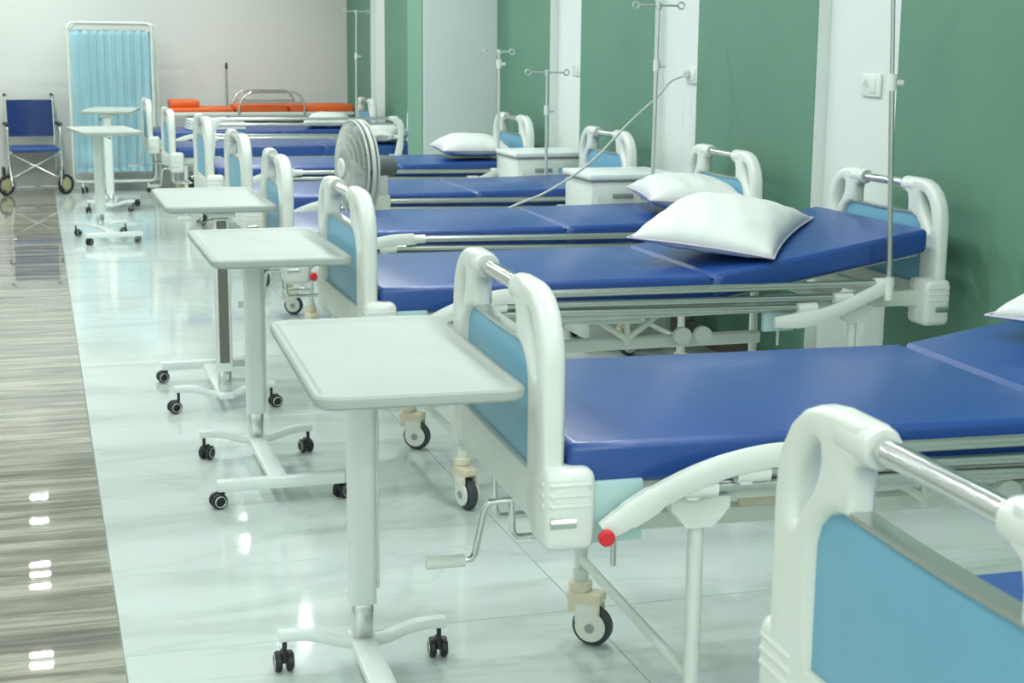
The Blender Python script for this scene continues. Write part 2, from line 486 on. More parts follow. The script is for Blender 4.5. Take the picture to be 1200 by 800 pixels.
def end_board(parent, name, x):
    """end board assembly; the panel is the part, the rest are sub-parts"""
    sag = lambda y: 0.912 - 0.004 * max(0.0, 1 - (y / (W - 0.185)) ** 2)
    ys = [(-1 + 2 * k / 12) * (W - 0.185) for k in range(13)]
    o = [(-W + 0.10, 0.665), (-W + 0.10, 0.845), (-W + 0.125, 0.885)] + [(y, sag(y)) for y in ys] + [(W - 0.125, 0.885), (W - 0.10, 0.845), (W - 0.10, 0.665)]
    p = obj(name, curve_plate(name + '_panel', [o], 0.022, 0.003, Matrix.Translation((0.025, 0, 0)) @ YZ, PANEL), parent, (x, 0, 0))
    for s in (-1, 1):
        obj('end_post', POST_ME[s], p)
    B('grab_rail', CHROME, p, lambda m: m.cyl((0.025, -W + 0.235, 1.012), (0.025, W - 0.235, 1.012), 0.0165, 18))
    for s in (-1, 1):
        B('rail_sleeve', WHITE, p, lambda m: m.tube([(0.025, s * (W - 0.17), 1.012), (0.025, s * (W - 0.185), 1.012), (0.025, s * (W - 0.255), 1.012), (0.025, s * (W - 0.262), 1.012)], 0.0285, 18, scales=[0.8, 1, 1, 0.9]))
    B('trim_strip', STEEL, p, lambda m: m.sweep([(0.025, y, sag(y) + 0.003) for y in ys], [(0.016, 0.003), (0.013, 0.006), (-0.013, 0.006), (-0.016, 0.003), (-0.016, -0.004), (0.016, -0.004)], True, (1, 0, 0)))
    B('cross_beam', WHITE2, p, lambda m: m.box((0.025, 0, 0.615), (0.046, 2 * W - 0.04, 0.10), 0.008, 2))
    return p

def corner_bracket(parent, x, sy, flip):
    d = -1 if flip else 1
    def f(m):
        m.box((0.052, 0, 0.615), (0.105, 0.125, 0.165), 0.022, 3)
        for k in range(3):
            m.box((0.052, sy * d * 0.0585, 0.668 - 0.021 * k), (0.085, 0.012, 0.010), 0.004, 2)
            m.box((0.003, 0, 0.668 - 0.021 * k), (0.012, 0.098, 0.010), 0.004, 2)
    br = B('corner_bracket', WHITE, parent, f, 40, (x, sy * (W - 0.03), 0), (0, 0, PI if flip else 0))
    B('locking_pin', STEEL, br, lambda m: m.cyl((0.012, -sy * d * -0.058, 0.592), (0.062, -sy * d * -0.058, 0.592), 0.011, 12))
    return br

def leg(parent, x, y, ang):
    def f(m):
        m.cyl((0, 0, 0.17), (0, 0, 0.60), 0.0165, 14)
        m.prism([(-0.028, 0.555), (0.028, 0.555), (0.062, 0.595), (0.062, 0.618), (-0.062, 0.618), (-0.062, 0.595)], Matrix(((1, 0, 0, 0), (0, 0, 1, 0), (0, 1, 0, 0), (0, 0, 0, 1))), 0.05)
        m.cyl((0, 0, 0.165), (0, 0, 0.20), 0.02, 14)
    lg = B('leg', WHITE2, parent, f, 35, (x, y, 0))
    c, s = math.cos(ang), math.sin(ang)
    def P(u, v, z): return (u * c - v * s, u * s + v * c, z)
    mt = Matrix.Rotation(ang, 4, 'Z')
    wx = 0.034
    def fork(m):
        m.disc((0, 0, 0.155), (0, 0, 1), 0.03, 0.03, 16, 0.006)
        m.box((0.016, 0, 0.128), (0.095, 0.052, 0.03), 0.010, 3, mt)
        for v in (-1, 1):
            m.box((0.016, v * 0.022, 0.112), (0.085, 0.007, 0.05), 0.003, 2, mt)
    fk = B('caster_fork', CREAM, lg, fork)
    for v in (-1, 1):
        def ck(m):
            m.disc(P(wx, v * 0.022, 0.054), P(0, 1, 0), 0.040, 0.009, 22, 0.003)
            m.box((0.024, v * 0.022, 0.088), (0.062, 0.008, 0.05), 0.003, 2, mt)
        B('wheel_cover', HUB, lg, ck)
    B('tyre', TYRE, lg, lambda m: m.disc(P(wx, 0, 0.052), P(0, 1, 0), 0.052, 0.030, 24, 0.006))
    for v in (-1, 1):
        B('axle_cap', GREYP, lg, lambda m: m.disc(P(wx, v * 0.0275, 0.052), P(0, 1, 0), 0.012, 0.006, 14))
    return lg

def mattress(parent, incline=9.5):
    xf, xs, xe, th = 0.055, 1.20, 2.015, 0.086
    ang = math.radians(incline)
    hw = 0.402
    def zt(x):
        return 0.74 if x <= xs else 0.74 + (x - xs) * math.tan(ang)
    xsn = [xf, xf + 0.003, xf + 0.01, xf + 0.02] + [0.2, 0.45, 0.7, 0.95, 1.13] + [xs - 0.016, xs - 0.006, xs, xs + 0.006, xs + 0.016] + [1.24, 1.4, 1.6, 1.8, 1.95] + [xe - 0.02, xe - 0.01, xe - 0.003, xe]
    def sec(x):
        z1 = zt(x); z0 = z1 - th
        ins = 0.0
        if x < xf + 0.02: ins = 0.016 * (1 - math.sin(math.acos(max(-1, min(1, 1 - (x - xf) / 0.02)))))
        if x > xe - 0.02: ins = 0.016 * (1 - math.sin(math.acos(max(-1, min(1, 1 - (xe - x) / 0.02)))))
        d = abs(x - xs)
        if d < 0.016: z1 -= 0.014 * (1 - d / 0.016); ins += 0.006 * (1 - d / 0.016)
        r = 0.016
        a, b = hw - ins, z1 - ins * 0.8
        c = z0 + ins * 0.8
        pts = [(-a, c + r)]
        n = 4
        pts = []
        for (cx, cz, a0) in ((a - r, b - r, 0), (-a + r, b - r, 90), (-a + r, c + r, 180), (a - r, c + r, 270)):
            for k in range(n + 1):
                t = math.radians(a0 + 90 * k / n)
                pts.append((cx + r * math.cos(t), cz + r * math.sin(t)))
        return pts
    def f(m):
        rings = []
        for x in xsn:
            rings.append([m.bm.verts.new((x, p[0], p[1])) for p in sec(x)])
        k = len(rings[0])
        for i in range(len(rings) - 1):
            for j in range(k):
                m.bm.faces.new((rings[i][j], rings[i][(j + 1) % k], rings[i + 1][(j + 1) % k], rings[i + 1][j]))
        m.bm.faces.new(rings[0]); m.bm.faces.new(rings[-1][::-1])
    mt = B('mattress', BLUE, parent, f, 40)
    B('fold_seam', SEAM, mt, lambda m: m.box((xs, 0, 0.7285), (0.007, 2 * hw - 0.02, 0.006), 0.002, 1))
    return mt

def frame(parent, incline=9.5):
    def f(m):
        for s in (-1, 1):
            m.box((L / 2, s * 0.365, 0.628), (L - 0.12, 0.035, 0.055), 0.006, 2)
        for x in (0.12, 0.33, 0.8, 1.18, 1.72, L - 0.12):
            m.box((x, 0, 0.620), (0.04, 0.72, 0.035), 0.004, 1)
    fr = B('bed_frame', FRAMEG, parent, f)
    def dk(m):
        m.box((0.62, 0, 0.650), (1.10, 0.76, 0.006), 0.002, 1)
        a = math.radians(incline)
        mt = Matrix.Translation((1.20, 0, 0.650)) @ Matrix.Rotation(-a, 4, 'Y')
        m.box((0.40, 0, 0.0), (0.80, 0.76, 0.006), 0.002, 1, mt)
    B('mattress_deck', FRAMEG, fr, dk)
    def chassis(m):
        m.box((0.95, 0.05, 0.43), (1.30, 0.035, 0.045), 0.006, 1)
        m.cyl((0.10, -0.12, 0.575), (1.05, -0.12, 0.545), 0.012, 10)
        m.cyl((0.10, 0.14, 0.575), (0.95, 0.14, 0.545), 0.012, 10)
        for a, b in (((0.82, 0.60), (1.03, 0.465)), ((1.22, 0.60), (1.03, 0.465)), ((1.03, 0.61), (1.03, 0.445))):
            m.cyl((a[0], -0.05, a[1]), (b[0], -0.05, b[1]), 0.012, 8)
        m.box((0.74, 0.05, 0.53), (0.014, 0.05, 0.18), 0.003, 1)
        m.box((0.50, 0.05, 0.53), (0.014, 0.05, 0.18), 0.003, 1)
    B('crank_linkage', WHITE2, fr, chassis)
    B('gear_plate', CREAM, fr, lambda m: m.box((0.65, 0.02, 0.505), (0.11, 0.02, 0.10), 0.004, 1))
    def wing(m):
        for s in (-1, 1):
            m.prism([(1.27 + s * 0.04 + 0.034 * math.cos(t / 12 * 2 * PI), 0.475 + 0.03 * math.sin(t / 12 * 2 * PI)) for t in range(12)], Matrix(((1, 0, 0, 0), (0, 0, -1, -0.08), (0, 1, 0, 0), (0, 0, 0, 1))), 0.02)
    B('release_lever', WHITE, fr, wing)
    return fr

def side_rail(parent, y, raised=False):
    s = -1 if y < 0 else 1
    if not raised:
        fa = smooth_path([(0.115, y, 0.575), (0.18, y, 0.612), (0.25, y, 0.650), (0.34, y, 0.684), (0.44, y, 0.704), (0.53, y, 0.708)])
        ha = smooth_path([(1.41, y, 0.578), (1.51, y, 0.583), (1.62, y, 0.604), (1.74, y, 0.648), (1.84, y, 0.693)])
        tubes = [((0.53, 0.706), (1.84, 0.696)), ((0.41, 0.670), (1.685, 0.651)), ((0.30, 0.645), (1.55, 0.620))]
    else:
        fa = smooth_path([(0.30, y, 0.575), (0.31, y, 0.70), (0.325, y, 0.86), (0.345, y, 0.935), (0.39, y, 0.965)])
        ha = smooth_path([(1.74, y, 0.575), (1.785, y, 0.68), (1.805, y, 0.82), (1.80, y, 0.925), (1.74, y, 0.965)])
        tubes = [((0.38, 0.965), (1.76, 0.965)), ((0.33, 0.92), (1.80, 0.92)), ((0.32, 0.81), (1.80, 0.81))]
    top = B('side_rail', STEEL, parent, lambda m: m.cyl((tubes[0][0][0], y, tubes[0][0][1]), (tubes[0][1][0], y, tubes[0][1][1]), 0.013, 14))
    for a, b in tubes[1:]:
        yy = y - s * 0.014
        B('rail_tube', STEEL, top, lambda m: m.cyl((a[0], yy, a[1]), (b[0], yy, b[1]), 0.012, 12))
    sec = [(0.013 * x, 0.023 * z) for x, z in ((1, .5), (.6, 1), (-.6, 1), (-1, .5), (-1, -.5), (-.6, -1), (.6, -1), (1, -.5))]
    for pth in (fa, ha):
        B('rail_arm', WHITE, top, lambda m: m.sweep([p + Vector((0, s * 0.012, 0)) for p in pth], sec, True, (0, 1, 0), scales=[(1.16 if 5 <= k <= 9 else min(1.0, 0.78 + 0.08 * k)) for k in range(len(pth))]), 50)
    for a, b in tubes:
        for p, d in ((a, 1), (b, -1)):
            def cn(m):
                m.cyl((p[0] - d * 0.02, y, p[1]), (p[0] + d * 0.05, y, p[1]), 0.0185, 14)
                m.box((p[0], y - s * 0.004, p[1] - 0.006), (0.03, 0.03, 0.034), 0.006, 2)
            B('rail_connector', WHITE, top, cn)
    px = 0.30 if raised else 0.115
    hx = 1.74 if raised else 1.41
    B('pivot_knob', RED, top, lambda m: m.disc((px, y + s * 0.032, 0.568), (0, 1, 0), 0.0165, 0.018, 16, 0.004))
    for x0 in (px, hx):
        B('mounting_plate', PLATE, top, lambda m: m.box((x0 + 0.035, y - s * 0.035, 0.602), (0.115, 0.022, 0.125), 0.004, 2))
        B('plate_pin', STEEL, top, lambda m: m.cyl((x0 + 0.035, y - s * 0.03, 0.49), (x0 + 0.035, y - s * 0.03, 0.555), 0.006, 8))
    return top

def crank(parent, y, out):
    if out:
        arm = [(0.05, 0, 0.545), (-0.03, 0, 0.54), (-0.038, 0.006, 0.525), (-0.046, 0.055, 0.41), (-0.053, 0.062, 0.395), (-0.073, 0.062, 0.393)]
        hd = ((-0.068, 0.062, 0.393), (-0.153, 0.062, 0.393))
    else:
        arm = [(0.12, 0, 0.555), (0.07, 0, 0.55), (0.06, 0, 0.535), (0.065, 0.0, 0.42), (0.075, 0.0, 0.405), (0.11, 0.0, 0.405)]
        hd = ((0.11, 0.0, 0.405), (0.205, 0.0, 0.405))
    c = B('crank', CHROME, parent, lambda m: m.tube([Vector(p) for p in arm], 0.0075, 10), 50, (0, y, 0))
    B('crank_handle', WHITE2 if out else CHROME, c, lambda m: m.tube([hd[0], hd[0], hd[1], hd[1]], 0.014 if out else 0.009, 12, scales=[0.7, 1, 1, 0.7]))
    return c

def make_bed(raised=False, rail=True, leg_ang=(0.5, 1.9, 2.4, 0.2), incline=9.5):
    t = thing('hospital_bed', 'x', 'bed')
    end_board(t, 'footboard', 0.0)
    end_board(t, 'headboard', L - 0.05)
    for x, fl_ in ((0.0, False), (L, True)):
        for sy in (-1, 1):
            corner_bracket(t, x, sy, fl_)
    frame(t, incline)
    mattress(t, incline)
    for i, (x, y) in enumerate(((0.33, -0.385), (0.33, 0.385), (1.74, -0.385), (1.74, 0.385))):
        leg(t, x, y, leg_ang[i])
    for x in (0.33, 1.74):
        B('cross_bar', WHITE2, t, lambda m: m.cyl((x, -0.385, 0.225), (x, 0.385, 0.225), 0.012, 12))
    if rail:
        side_rail(t, -0.435, raised)
    crank(t, -0.10, True)
    crank(t, 0.06, False)
    crank(t, 0.22, False)
    return t

GB = 'hospital beds in one row along the green wall'
proto = make_bed(leg_ang=(-1.35, -0.62, 2.4, 0.2))
BEDS = [  # foot centre x, y, yaw(deg), label
    (0.95, 1.475, -2.0, 'hospital bed farthest from the orange stretcher, with bright blue footboard panel'),
    (0.917, 3.12, -2.6, 'hospital bed with blue mattress, second farthest from the orange stretcher'),
    (0.955, 5.09, 0.0, 'hospital bed under the pillow that lies askew, with IV pole at its head'),
    (0.945, 6.58, -2.0, 'hospital bed between the askew pillow bed and the pedestal fan'),
    (0.97, 8.1, 0.0, 'hospital bed behind the pedestal fan, without any pillow'),
    (0.98, 9.92, 0.0, 'hospital bed with its pillow beside the grey wall column'),
    (0.97, 12.50, 0.0, 'hospital bed with its chrome side rail raised'),
    (0.95, 14.60, 0.0, 'hospital bed standing next to the orange stretcher'),
]
beds = []
for i, (x, y, a, lab) in enumerate(BEDS):
    if i == 1:
        o = proto
    elif i == 0:
        o = make_bed(rail=False)
    elif i == 6:
        o = make_bed(raised=True, incline=0.0)
    elif i == 3:
        o = flat = make_bed(leg_ang=(-1.35, -0.4, 2.4, 0.2), incline=1.0)
    elif i in (4, 5, 7):
        o = copy_tree(flat)
    else:
        o = copy_tree(proto)
    o.location = (x, y, 0); o.rotation_euler = (0, 0, math.radians(a))
    if i > 5: o.scale = (1, 1, 0.94)      # cranked lower than the others
    tag(o, lab, 'bed', GB)
    beds.append(o)

# ================================================================== OVERBED TABLES
def tray_mesh():
    hx, hy, r = 0.205, 0.42, 0.045
    out = rrect(-hx, -hy, hx, hy, r, 6)
    inn = rrect(-hx + 0.022, -hy + 0.03, hx - 0.022, hy - 0.03, r - 0.012, 6)
    m = MB(); bm = m.bm
    n = len(out)
    def ring(pts, z, k=1.0): return [bm.verts.new((p[0] * k, p[1] * k, z)) for p in pts]
    sh = lambda d: rrect(-hx + d, -hy + d, hx - d, hy - d, max(0.01, r - d), 6)
    R = [ring(sh(0.012), 0.0), ring(sh(0.002), 0.006), ring(out, 0.014), ring(out, 0.022), ring(sh(0.004), 0.027), ring(sh(0.012), 0.028), ring(inn, 0.021)]
    inner2 = rrect(-hx + 0.026, -hy + 0.034, hx - 0.026, hy - 0.034, r - 0.014, 6)
    R.append(ring(inner2, 0.020))
    for i in range(len(R) - 1):
        for j in range(n):
            bm.faces.new((R[i][j], R[i][(j + 1) % n], R[i + 1][(j + 1) % n], R[i + 1][j]))
    bm.faces.new(R[0][::-1]); bm.faces.new(R[-1])
    return m.mesh('table_top', TABLEW_DARK, 30)

def twin_caster(parent, x, y, ang, ztop):
    c, s = math.cos(ang), math.sin(ang)
    P = lambda u, v, z: (x + u * c - v * s, y + u * s + v * c, z)
    def f(m):
        m.cyl((x, y, 0.045), (x, y, ztop), 0.006, 8)
        m.box((0, 0, 0.04), (0.034, 0.016, 0.03), 0.004, 1, Matrix.Translation((x, y, 0)) @ Matrix.Rotation(ang, 4, 'Z') @ Matrix.Translation((0.014, 0, 0)))
    cs = B('caster', RUBBER, parent, f)
    for v in (-1, 1):
        B('caster_wheel', RUBBER, cs, lambda m: m.disc(P(0.018, v * 0.014, 0.026), P(0, 1, 0) if False else (-s, c, 0), 0.026, 0.017, 18, 0.004))
    for v in (-1, 1):
        def rings_(m):
            cen = Vector(P(0.018, v * 0.0228, 0.026)); ax = Vector((-s, c, 0)); e1 = Vector((c, s, 0)); e2 = Vector((0, 0, 1))
            m.tube([cen + e1 * 0.018 * math.cos(2 * PI * k / 18) + e2 * 0.018 * math.sin(2 * PI * k / 18) for k in range(18)], 0.0022, 6, closed=True, upv=tuple(ax))
        B('wheel_ring', STEEL, cs, rings_)
    return cs

def make_table(z, dark=False, cast=(0.4, -0.6, 2.2, 0.1), wide=1.0):
    """local: post at y=0, tray and spine reach to -y"""
    t = thing('overbed_table', 'x', 'table')
    top = obj('table_top', TRAY, t, (0, -0.335, z))
    top.scale = (wide, 1, 1)
    def br(m):
        m.box((0, -0.12, z - 0.012), (0.10, 0.34, 0.022), 0.005, 2)
    B('tray_bracket', WHITE2, top, br, loc=(0, 0.335, -z))
    B('height_lever', GREYP, top, lambda m: (m.tube([(0.035, 0.36, -0.03), (0.06, 0.30, -0.05), (0.07, 0.22, -0.055)], 0.004, 8), m.disc((0.07, 0.215, -0.055), (0, 1, 0), 0.009, 0.016, 10, 0.003)), loc=(0, 0.0, 0))
    # column
    sec = rrect(-0.034, -0.024, 0.034, 0.024, 0.016, 5)
    colm = curve_plate('column', [sec], z - 0.03 - 0.165, 0.002, Matrix.Translation((0, 0, (z - 0.03 + 0.165) / 2)), TABLEW)
    cm = obj('column', colm, t)
    B('column_groove', DARKST if dark else WHITE2, cm, lambda m: m.box((0.0 if dark else 0.037, 0.0235 if dark else -0.004, (z + 0.165) / 2), (0.040 if dark else 0.008, 0.006 if dark else 0.02, z - 0.24), 0.002, 1))
    sec2 = rrect(-0.027, -0.018, 0.027, 0.018, 0.012, 5)
    obj('inner_tube', curve_plate('inner_tube', [sec2], 0.13, 0.001, Matrix.Translation((0, 0, 0.115)), CHROME), cm)
    # base
    def spine(m):
        m.box((0, -0.28, 0.067), (0.062, 0.66, 0.026), 0.006, 2)
    bs = B('base_spine', TABLEW, t, spine)
    sec3 = [(0.018 * a, 0.012 * b) for a, b in ((1, .6), (.8, 1), (-.8, 1), (-1, .6), (-1, -.6), (-.8, -1), (.8, -1), (1, -.6))]
    def gull(m):
        m.sweep(smooth_path([(-0.205, 0, 0.098), (-0.16, 0, 0.098), (-0.11, 0, 0.090), (-0.05, 0, 0.070), (0, 0, 0.066), (0.05, 0, 0.070), (0.11, 0, 0.090), (0.16, 0, 0.098), (0.205, 0, 0.098)], 4), sec3, True, (0, 1, 0))
    B('base_arm', TABLEW, bs, gull, 50)
    B('base_arm', TABLEW, bs, lambda m: m.box((0, -0.60, 0.074), (0.42, 0.044, 0.036), 0.005, 2))
    for (x, y, zt), a in zip(((-0.19, 0, 0.09), (0.19, 0, 0.09), (-0.19, -0.60, 0.06), (0.19, -0.60, 0.06)), cast):
        twin_caster(t, x, y, a, zt)
    return t
TRAY = tray_mesh()
GT = 'white overbed tables along the aisle'
TABLES = [
    (0.702, 3.49, -2.2, 0.826, False, 'white overbed table with its tray against the footboard of the second bed'),
    (0.718, 5.50, 0.0, 0.807, False, 'white overbed table at the foot of the askew-pillow bed'),
    (0.695, 6.27, 180.0, 0.825, True, 'white overbed table whose column shows a dark grey strip'),
    (0.445, 12.37, 7.0, 0.815, False, 'white overbed table in the aisle, its column before the aqua screen, lower tray'),
    (0.60, 14.02, 172.0, 0.865, False, 'white overbed table closest to the aqua privacy screen, higher tray'),
]
for i, (x, y, a, z, dk, lab) in enumerate(TABLES):
    t = make_table(z, dk, ((1.6, 1.5, 0, 0), (0.9, 1.9, 3.4, 0.7), (3.4, 0.3, 3.3, 0.2), (0.3, 2.5, 0.9, 2.9), (0.3, 1.5, 0.9, 2.9))[i], 1.0 if i == 0 else 1.08)
    t.location = (x, y, 0); t.rotation_euler = (0, 0, math.radians(a))
    tag(t, lab, 'table', GT)

# ================================================================== PILLOWS
def pillow_mesh(name, lx, ly, h, seed):
    rnd = random.Random(seed)
    ph = [rnd.uniform(0, 6.28) for _ in range(8)]
    n = 26
    def shape(u, v, sgn):
        a = abs(u); b = abs(v)
        # pinched sides
        x = u * lx / 2 * (1 - 0.07 * (1 - b ** 2) * a ** 3)
        y = v * ly / 2 * (1 - 0.09 * (1 - a ** 2) * b ** 3)
        e = (max(0, 1 - a ** 2.6) ** 0.55) * (max(0, 1 - b ** 2.6) ** 0.55)
        wr = 0.05 * math.sin(9 * u + 5 * v + ph[0]) + 0.04 * math.sin(13 * v - 6 * u + ph[1]) + 0.05 * math.sin(21 * u * v + ph[2])
        k = e * (1 + wr * (1 - e * 0.6))
        z = sgn * k * h / 2
        if sgn < 0: z *= 0.55
        return Vector((x, y, z + h * 0.28))
    m = MB()
    top = [[m.bm.verts.new(shape(-1 + 2 * i / n, -1 + 2 * j / n, 1)) for j in range(n + 1)] for i in range(n + 1)]
    bot = [[top[i][j] if i in (0, n) or j in (0, n) else m.bm.verts.new(shape(-1 + 2 * i / n, -1 + 2 * j / n, -1)) for j in range(n + 1)] for i in range(n + 1)]
    for g in (top, bot):
        for i in range(n):
            for j in range(n):
                m.bm.faces.new((g[i][j], g[i + 1][j], g[i + 1][j + 1], g[i][j + 1]))
    return m.mesh(name, PILLOW, 180)
def pillow_edge(lx, ly, h):
    pts = []
    n = 14
    def e(u, v):
        a, b = abs(u), abs(v)
        return Vector((u * lx / 2 * (1 - 0.07 * (1 - b ** 2) * a ** 3), v * ly / 2 * (1 - 0.09 * (1 - a ** 2) * b ** 3), h * 0.28))
    for k in range(n): pts.append(e(-1 + 2 * k / n, -1))
    for k in range(n): pts.append(e(1, -1 + 2 * k / n))
    for k in range(n): pts.append(e(1 - 2 * k / n, 1))
    for k in range(n): pts.append(e(-1, 1 - 2 * k / n))
    return MB().tube(pts, 0.0035, 6, closed=True, upv=(0, 0, 1)).mesh('pillow_piping', PIPING, 180)
def pillow(x, y, z, rz, lab, lx=0.70, ly=0.47, h=0.17, seed=1, tilt=0.0, roll=0.0):
    t = tag(obj('pillow', pillow_mesh('pillow', lx, ly, h, seed), None, (x, y, z), (roll, tilt, rz)), lab, 'pillow', 'white pillows on the beds')
    obj('piping', pillow_edge(lx, ly, h), t)
    return t
T9 = math.radians(-9.5)
pillow(2.385, 5.12, 0.795, math.radians(52), 'large plump white pillow lying askew across its blue mattress', 0.74, 0.52, 0.19, 3, math.radians(-5), math.radians(5))
pillow(2.66, 3.18, 0.838, math.radians(15), 'white pillow on the bed second farthest from the orange stretcher', 0.66, 0.46, 0.18, 5, T9)
pillow(2.82, 6.46, 0.768, math.radians(78), 'white pillow on the bed between the askew pillow and the fan', 0.66, 0.46, 0.20, 8, 0, math.radians(3))
pillow(2.75, 9.90, 0.764, math.radians(84), 'white pillow on the bed just in front of the grey column', 0.64, 0.46, 0.19, 11, 0, 0)
pillow(2.66, 12.42, 0.698, math.radians(60), 'white pillow behind the raised chrome side rail', 0.62, 0.46, 0.19, 13, 0, 0)
pillow(2.66, 14.62, 0.698, math.radians(75), 'white pillow on the bed next to the orange stretcher', 0.66, 0.44, 0.19, 17, 0, 0)

# ================================================================== IV POLES
def iv_pole(x, y, z0, z1, zc, lab, rz=0.0, lean=0.0, hook=True, hw=0.10):
    t = thing('iv_pole', lab, 'IV pole', (x, y, z0), rz, 'chrome IV poles clamped to the beds')
    H = z1 - z0
    B('pole', STEEL if z1 > 1.9 else SATIN, t, lambda m: (m.cyl((0, 0, 0), (lean * (zc - z0), 0, zc - z0), 0.0095, 12), m.cyl((lean * (zc - z0), 0, zc - z0), (lean * H, 0, H), 0.0075, 12)))
    B('clamp_collar', WHITE, t, lambda m: (m.cyl((lean * (zc - z0), 0, zc - z0 - 0.025), (lean * (zc - z0), 0, zc - z0 + 0.03), 0.016, 14), m.disc((lean * (zc - z0) + 0.028, 0, zc - z0), (1, 0, 0), 0.011, 0.028, 12, 0.003)))
    if hook:
        def hk(m):
            tx = lean * H
            m.cyl((tx - hw, 0, H - 0.005), (tx + hw, 0, H - 0.005), 0.0055, 8)
            for s in (-1, 1):
                m.tube([(tx + s * (hw + 0.016 + 0.016 * math.cos(2 * PI * k / 14)), 0, H - 0.005 + 0.016 * math.sin(2 * PI * k / 14)) for k in range(14)], 0.0045, 7, closed=True, upv=(0, 1, 0))
            m.disc((tx, 0, H - 0.008), (0, 0, 1), 0.014, 0.035, 12, 0.003)
        B('hook', SATIN, t, hk)
    B('pole_socket', WHITE2, t, lambda m: m.cyl((0, 0, -0.05), (0, 0, 0.03), 0.015, 12))
    return t
iv_pole(2.79, 4.63, 0.69, 2.0, 1.38, 'tall chrome IV pole clamped to the askew-pillow bed', lean=-0.047)
iv_pole(2.865, 6.99, 0.66, 1.69, 1.40, 'chrome IV pole beside the wall socket with a plugged-in cord', lean=0.012)
iv_pole(2.83, 8.53, 0.66, 1.343, 1.12, 'short chrome IV pole with ring hooks before the second wall socket', lean=0.0)
iv_pole(2.825, 9.49, 0.66, 1.453, 1.37, 'chrome IV pole at the grey column beside its white bedside cabinet', lean=0.0, hw=0.07)
iv_pole(2.84, 14.17, 0.63, 1.78, 1.37, 'thin chrome IV pole beside the orange stretcher', lean=0.01, hw=0.09)

# ================================================================== BEDSIDE CABINETS
def cabinet(x, y, z, lab):
    w_, d_ = 0.44, 0.40
    t = thing('bedside_cabinet', lab, 'cabinet', (x, y, 0), 0, 'white bedside cabinets between the beds')
    bd = B('cabinet_body', WHITE, t, lambda m: m.box((w_ / 2, d_ / 2, z / 2 + 0.02), (w_, d_, z - 0.04), 0.012, 2))
    B('cabinet_top', TABLEW, t, lambda m: m.box((w_ / 2, d_ / 2, z), (w_ + 0.03, d_ + 0.03, 0.03), 0.01, 2))
    B('top_band', GREYP, t, lambda m: m.box((w_ / 2, d_ / 2, z - 0.022), (w_ + 0.006, d_ + 0.006, 0.012), 0.003, 1))
    for k, (za, zb) in enumerate(((z - 0.19, z - 0.04), (z - 0.34, z - 0.20), (0.1, z - 0.35))):
        nm = 'drawer' if k < 2 else 'cabinet_door'
        dr = B(nm, WHITE, t, lambda m: m.box((w_ / 2, -0.006, (za + zb) / 2), (w_ - 0.05, 0.02, zb - za - 0.008), 0.006, 2))
        B('handle', GREYP, dr, lambda m: m.box((w_ * 0.36, -0.018, zb - 0.05), (0.11, 0.014, 0.022), 0.006, 2))
        if k == 0:
            B('card_label', LABELB, dr, lambda m: m.box((w_ * 0.66, -0.0175, zb - 0.052), (0.075, 0.004, 0.03), 0.001, 1))
    for sx in (0.05, w_ - 0.05):
        for sy in (0.05, d_ - 0.05):
            B('caster', RUBBER, t, lambda m: (m.disc((sx, sy, 0.025), (0, 1, 0), 0.025, 0.02, 14, 0.004), m.cyl((sx, sy, 0.025), (sx, sy, 0.06), 0.008, 8)))
    return t
cabinet(2.585, 7.08, 0.86, 'white bedside cabinet between the fan and the pillowless bed')
cabinet(2.72, 8.74, 0.85, 'white bedside cabinet between the pillowless bed and the grey column')

# ================================================================== WALL SOCKETS
def socket(y, z, lab, plug=False):
    x = WX + 0.06
    t = thing('wall_socket', lab, 'socket', (x, y, z), 0, 'white wall sockets in the recesses')
    B('face_plate', WHITE, t, lambda m: m.box((-0.006, 0, 0), (0.012, 0.15, 0.09), 0.004, 2))
    B('rocker_switch', WHITE2, t, lambda m: m.box((-0.013, -0.02, 0), (0.008, 0.045, 0.058), 0.003, 2))
    B('outlet', WHITE2, t, lambda m: (m.disc((-0.012, 0.038, 0.01), (1, 0, 0), 0.017, 0.006, 14), ))
    B('outlet_hole', GREYP, t, lambda m: [m.box((-0.0155, 0.038 + a, 0.01 + b), (0.002, 0.004, 0.006)) for a, b in ((-0.007, -0.004), (0.007, -0.004), (0, 0.008))], 0)
    if plug:
        B('plug', WHITE2, t, lambda m: m.box((-0.032, 0.038, 0.0), (0.04, 0.03, 0.035), 0.006, 2))
    return t
socket(5.62, 1.345, 'white switch and socket plate behind the tall IV pole of the askew-pillow bed')
socket(7.42, 1.35, 'white wall socket with a grey cord plugged in', True)
socket(9.22, 1.35, 'white wall socket behind the short IV pole')

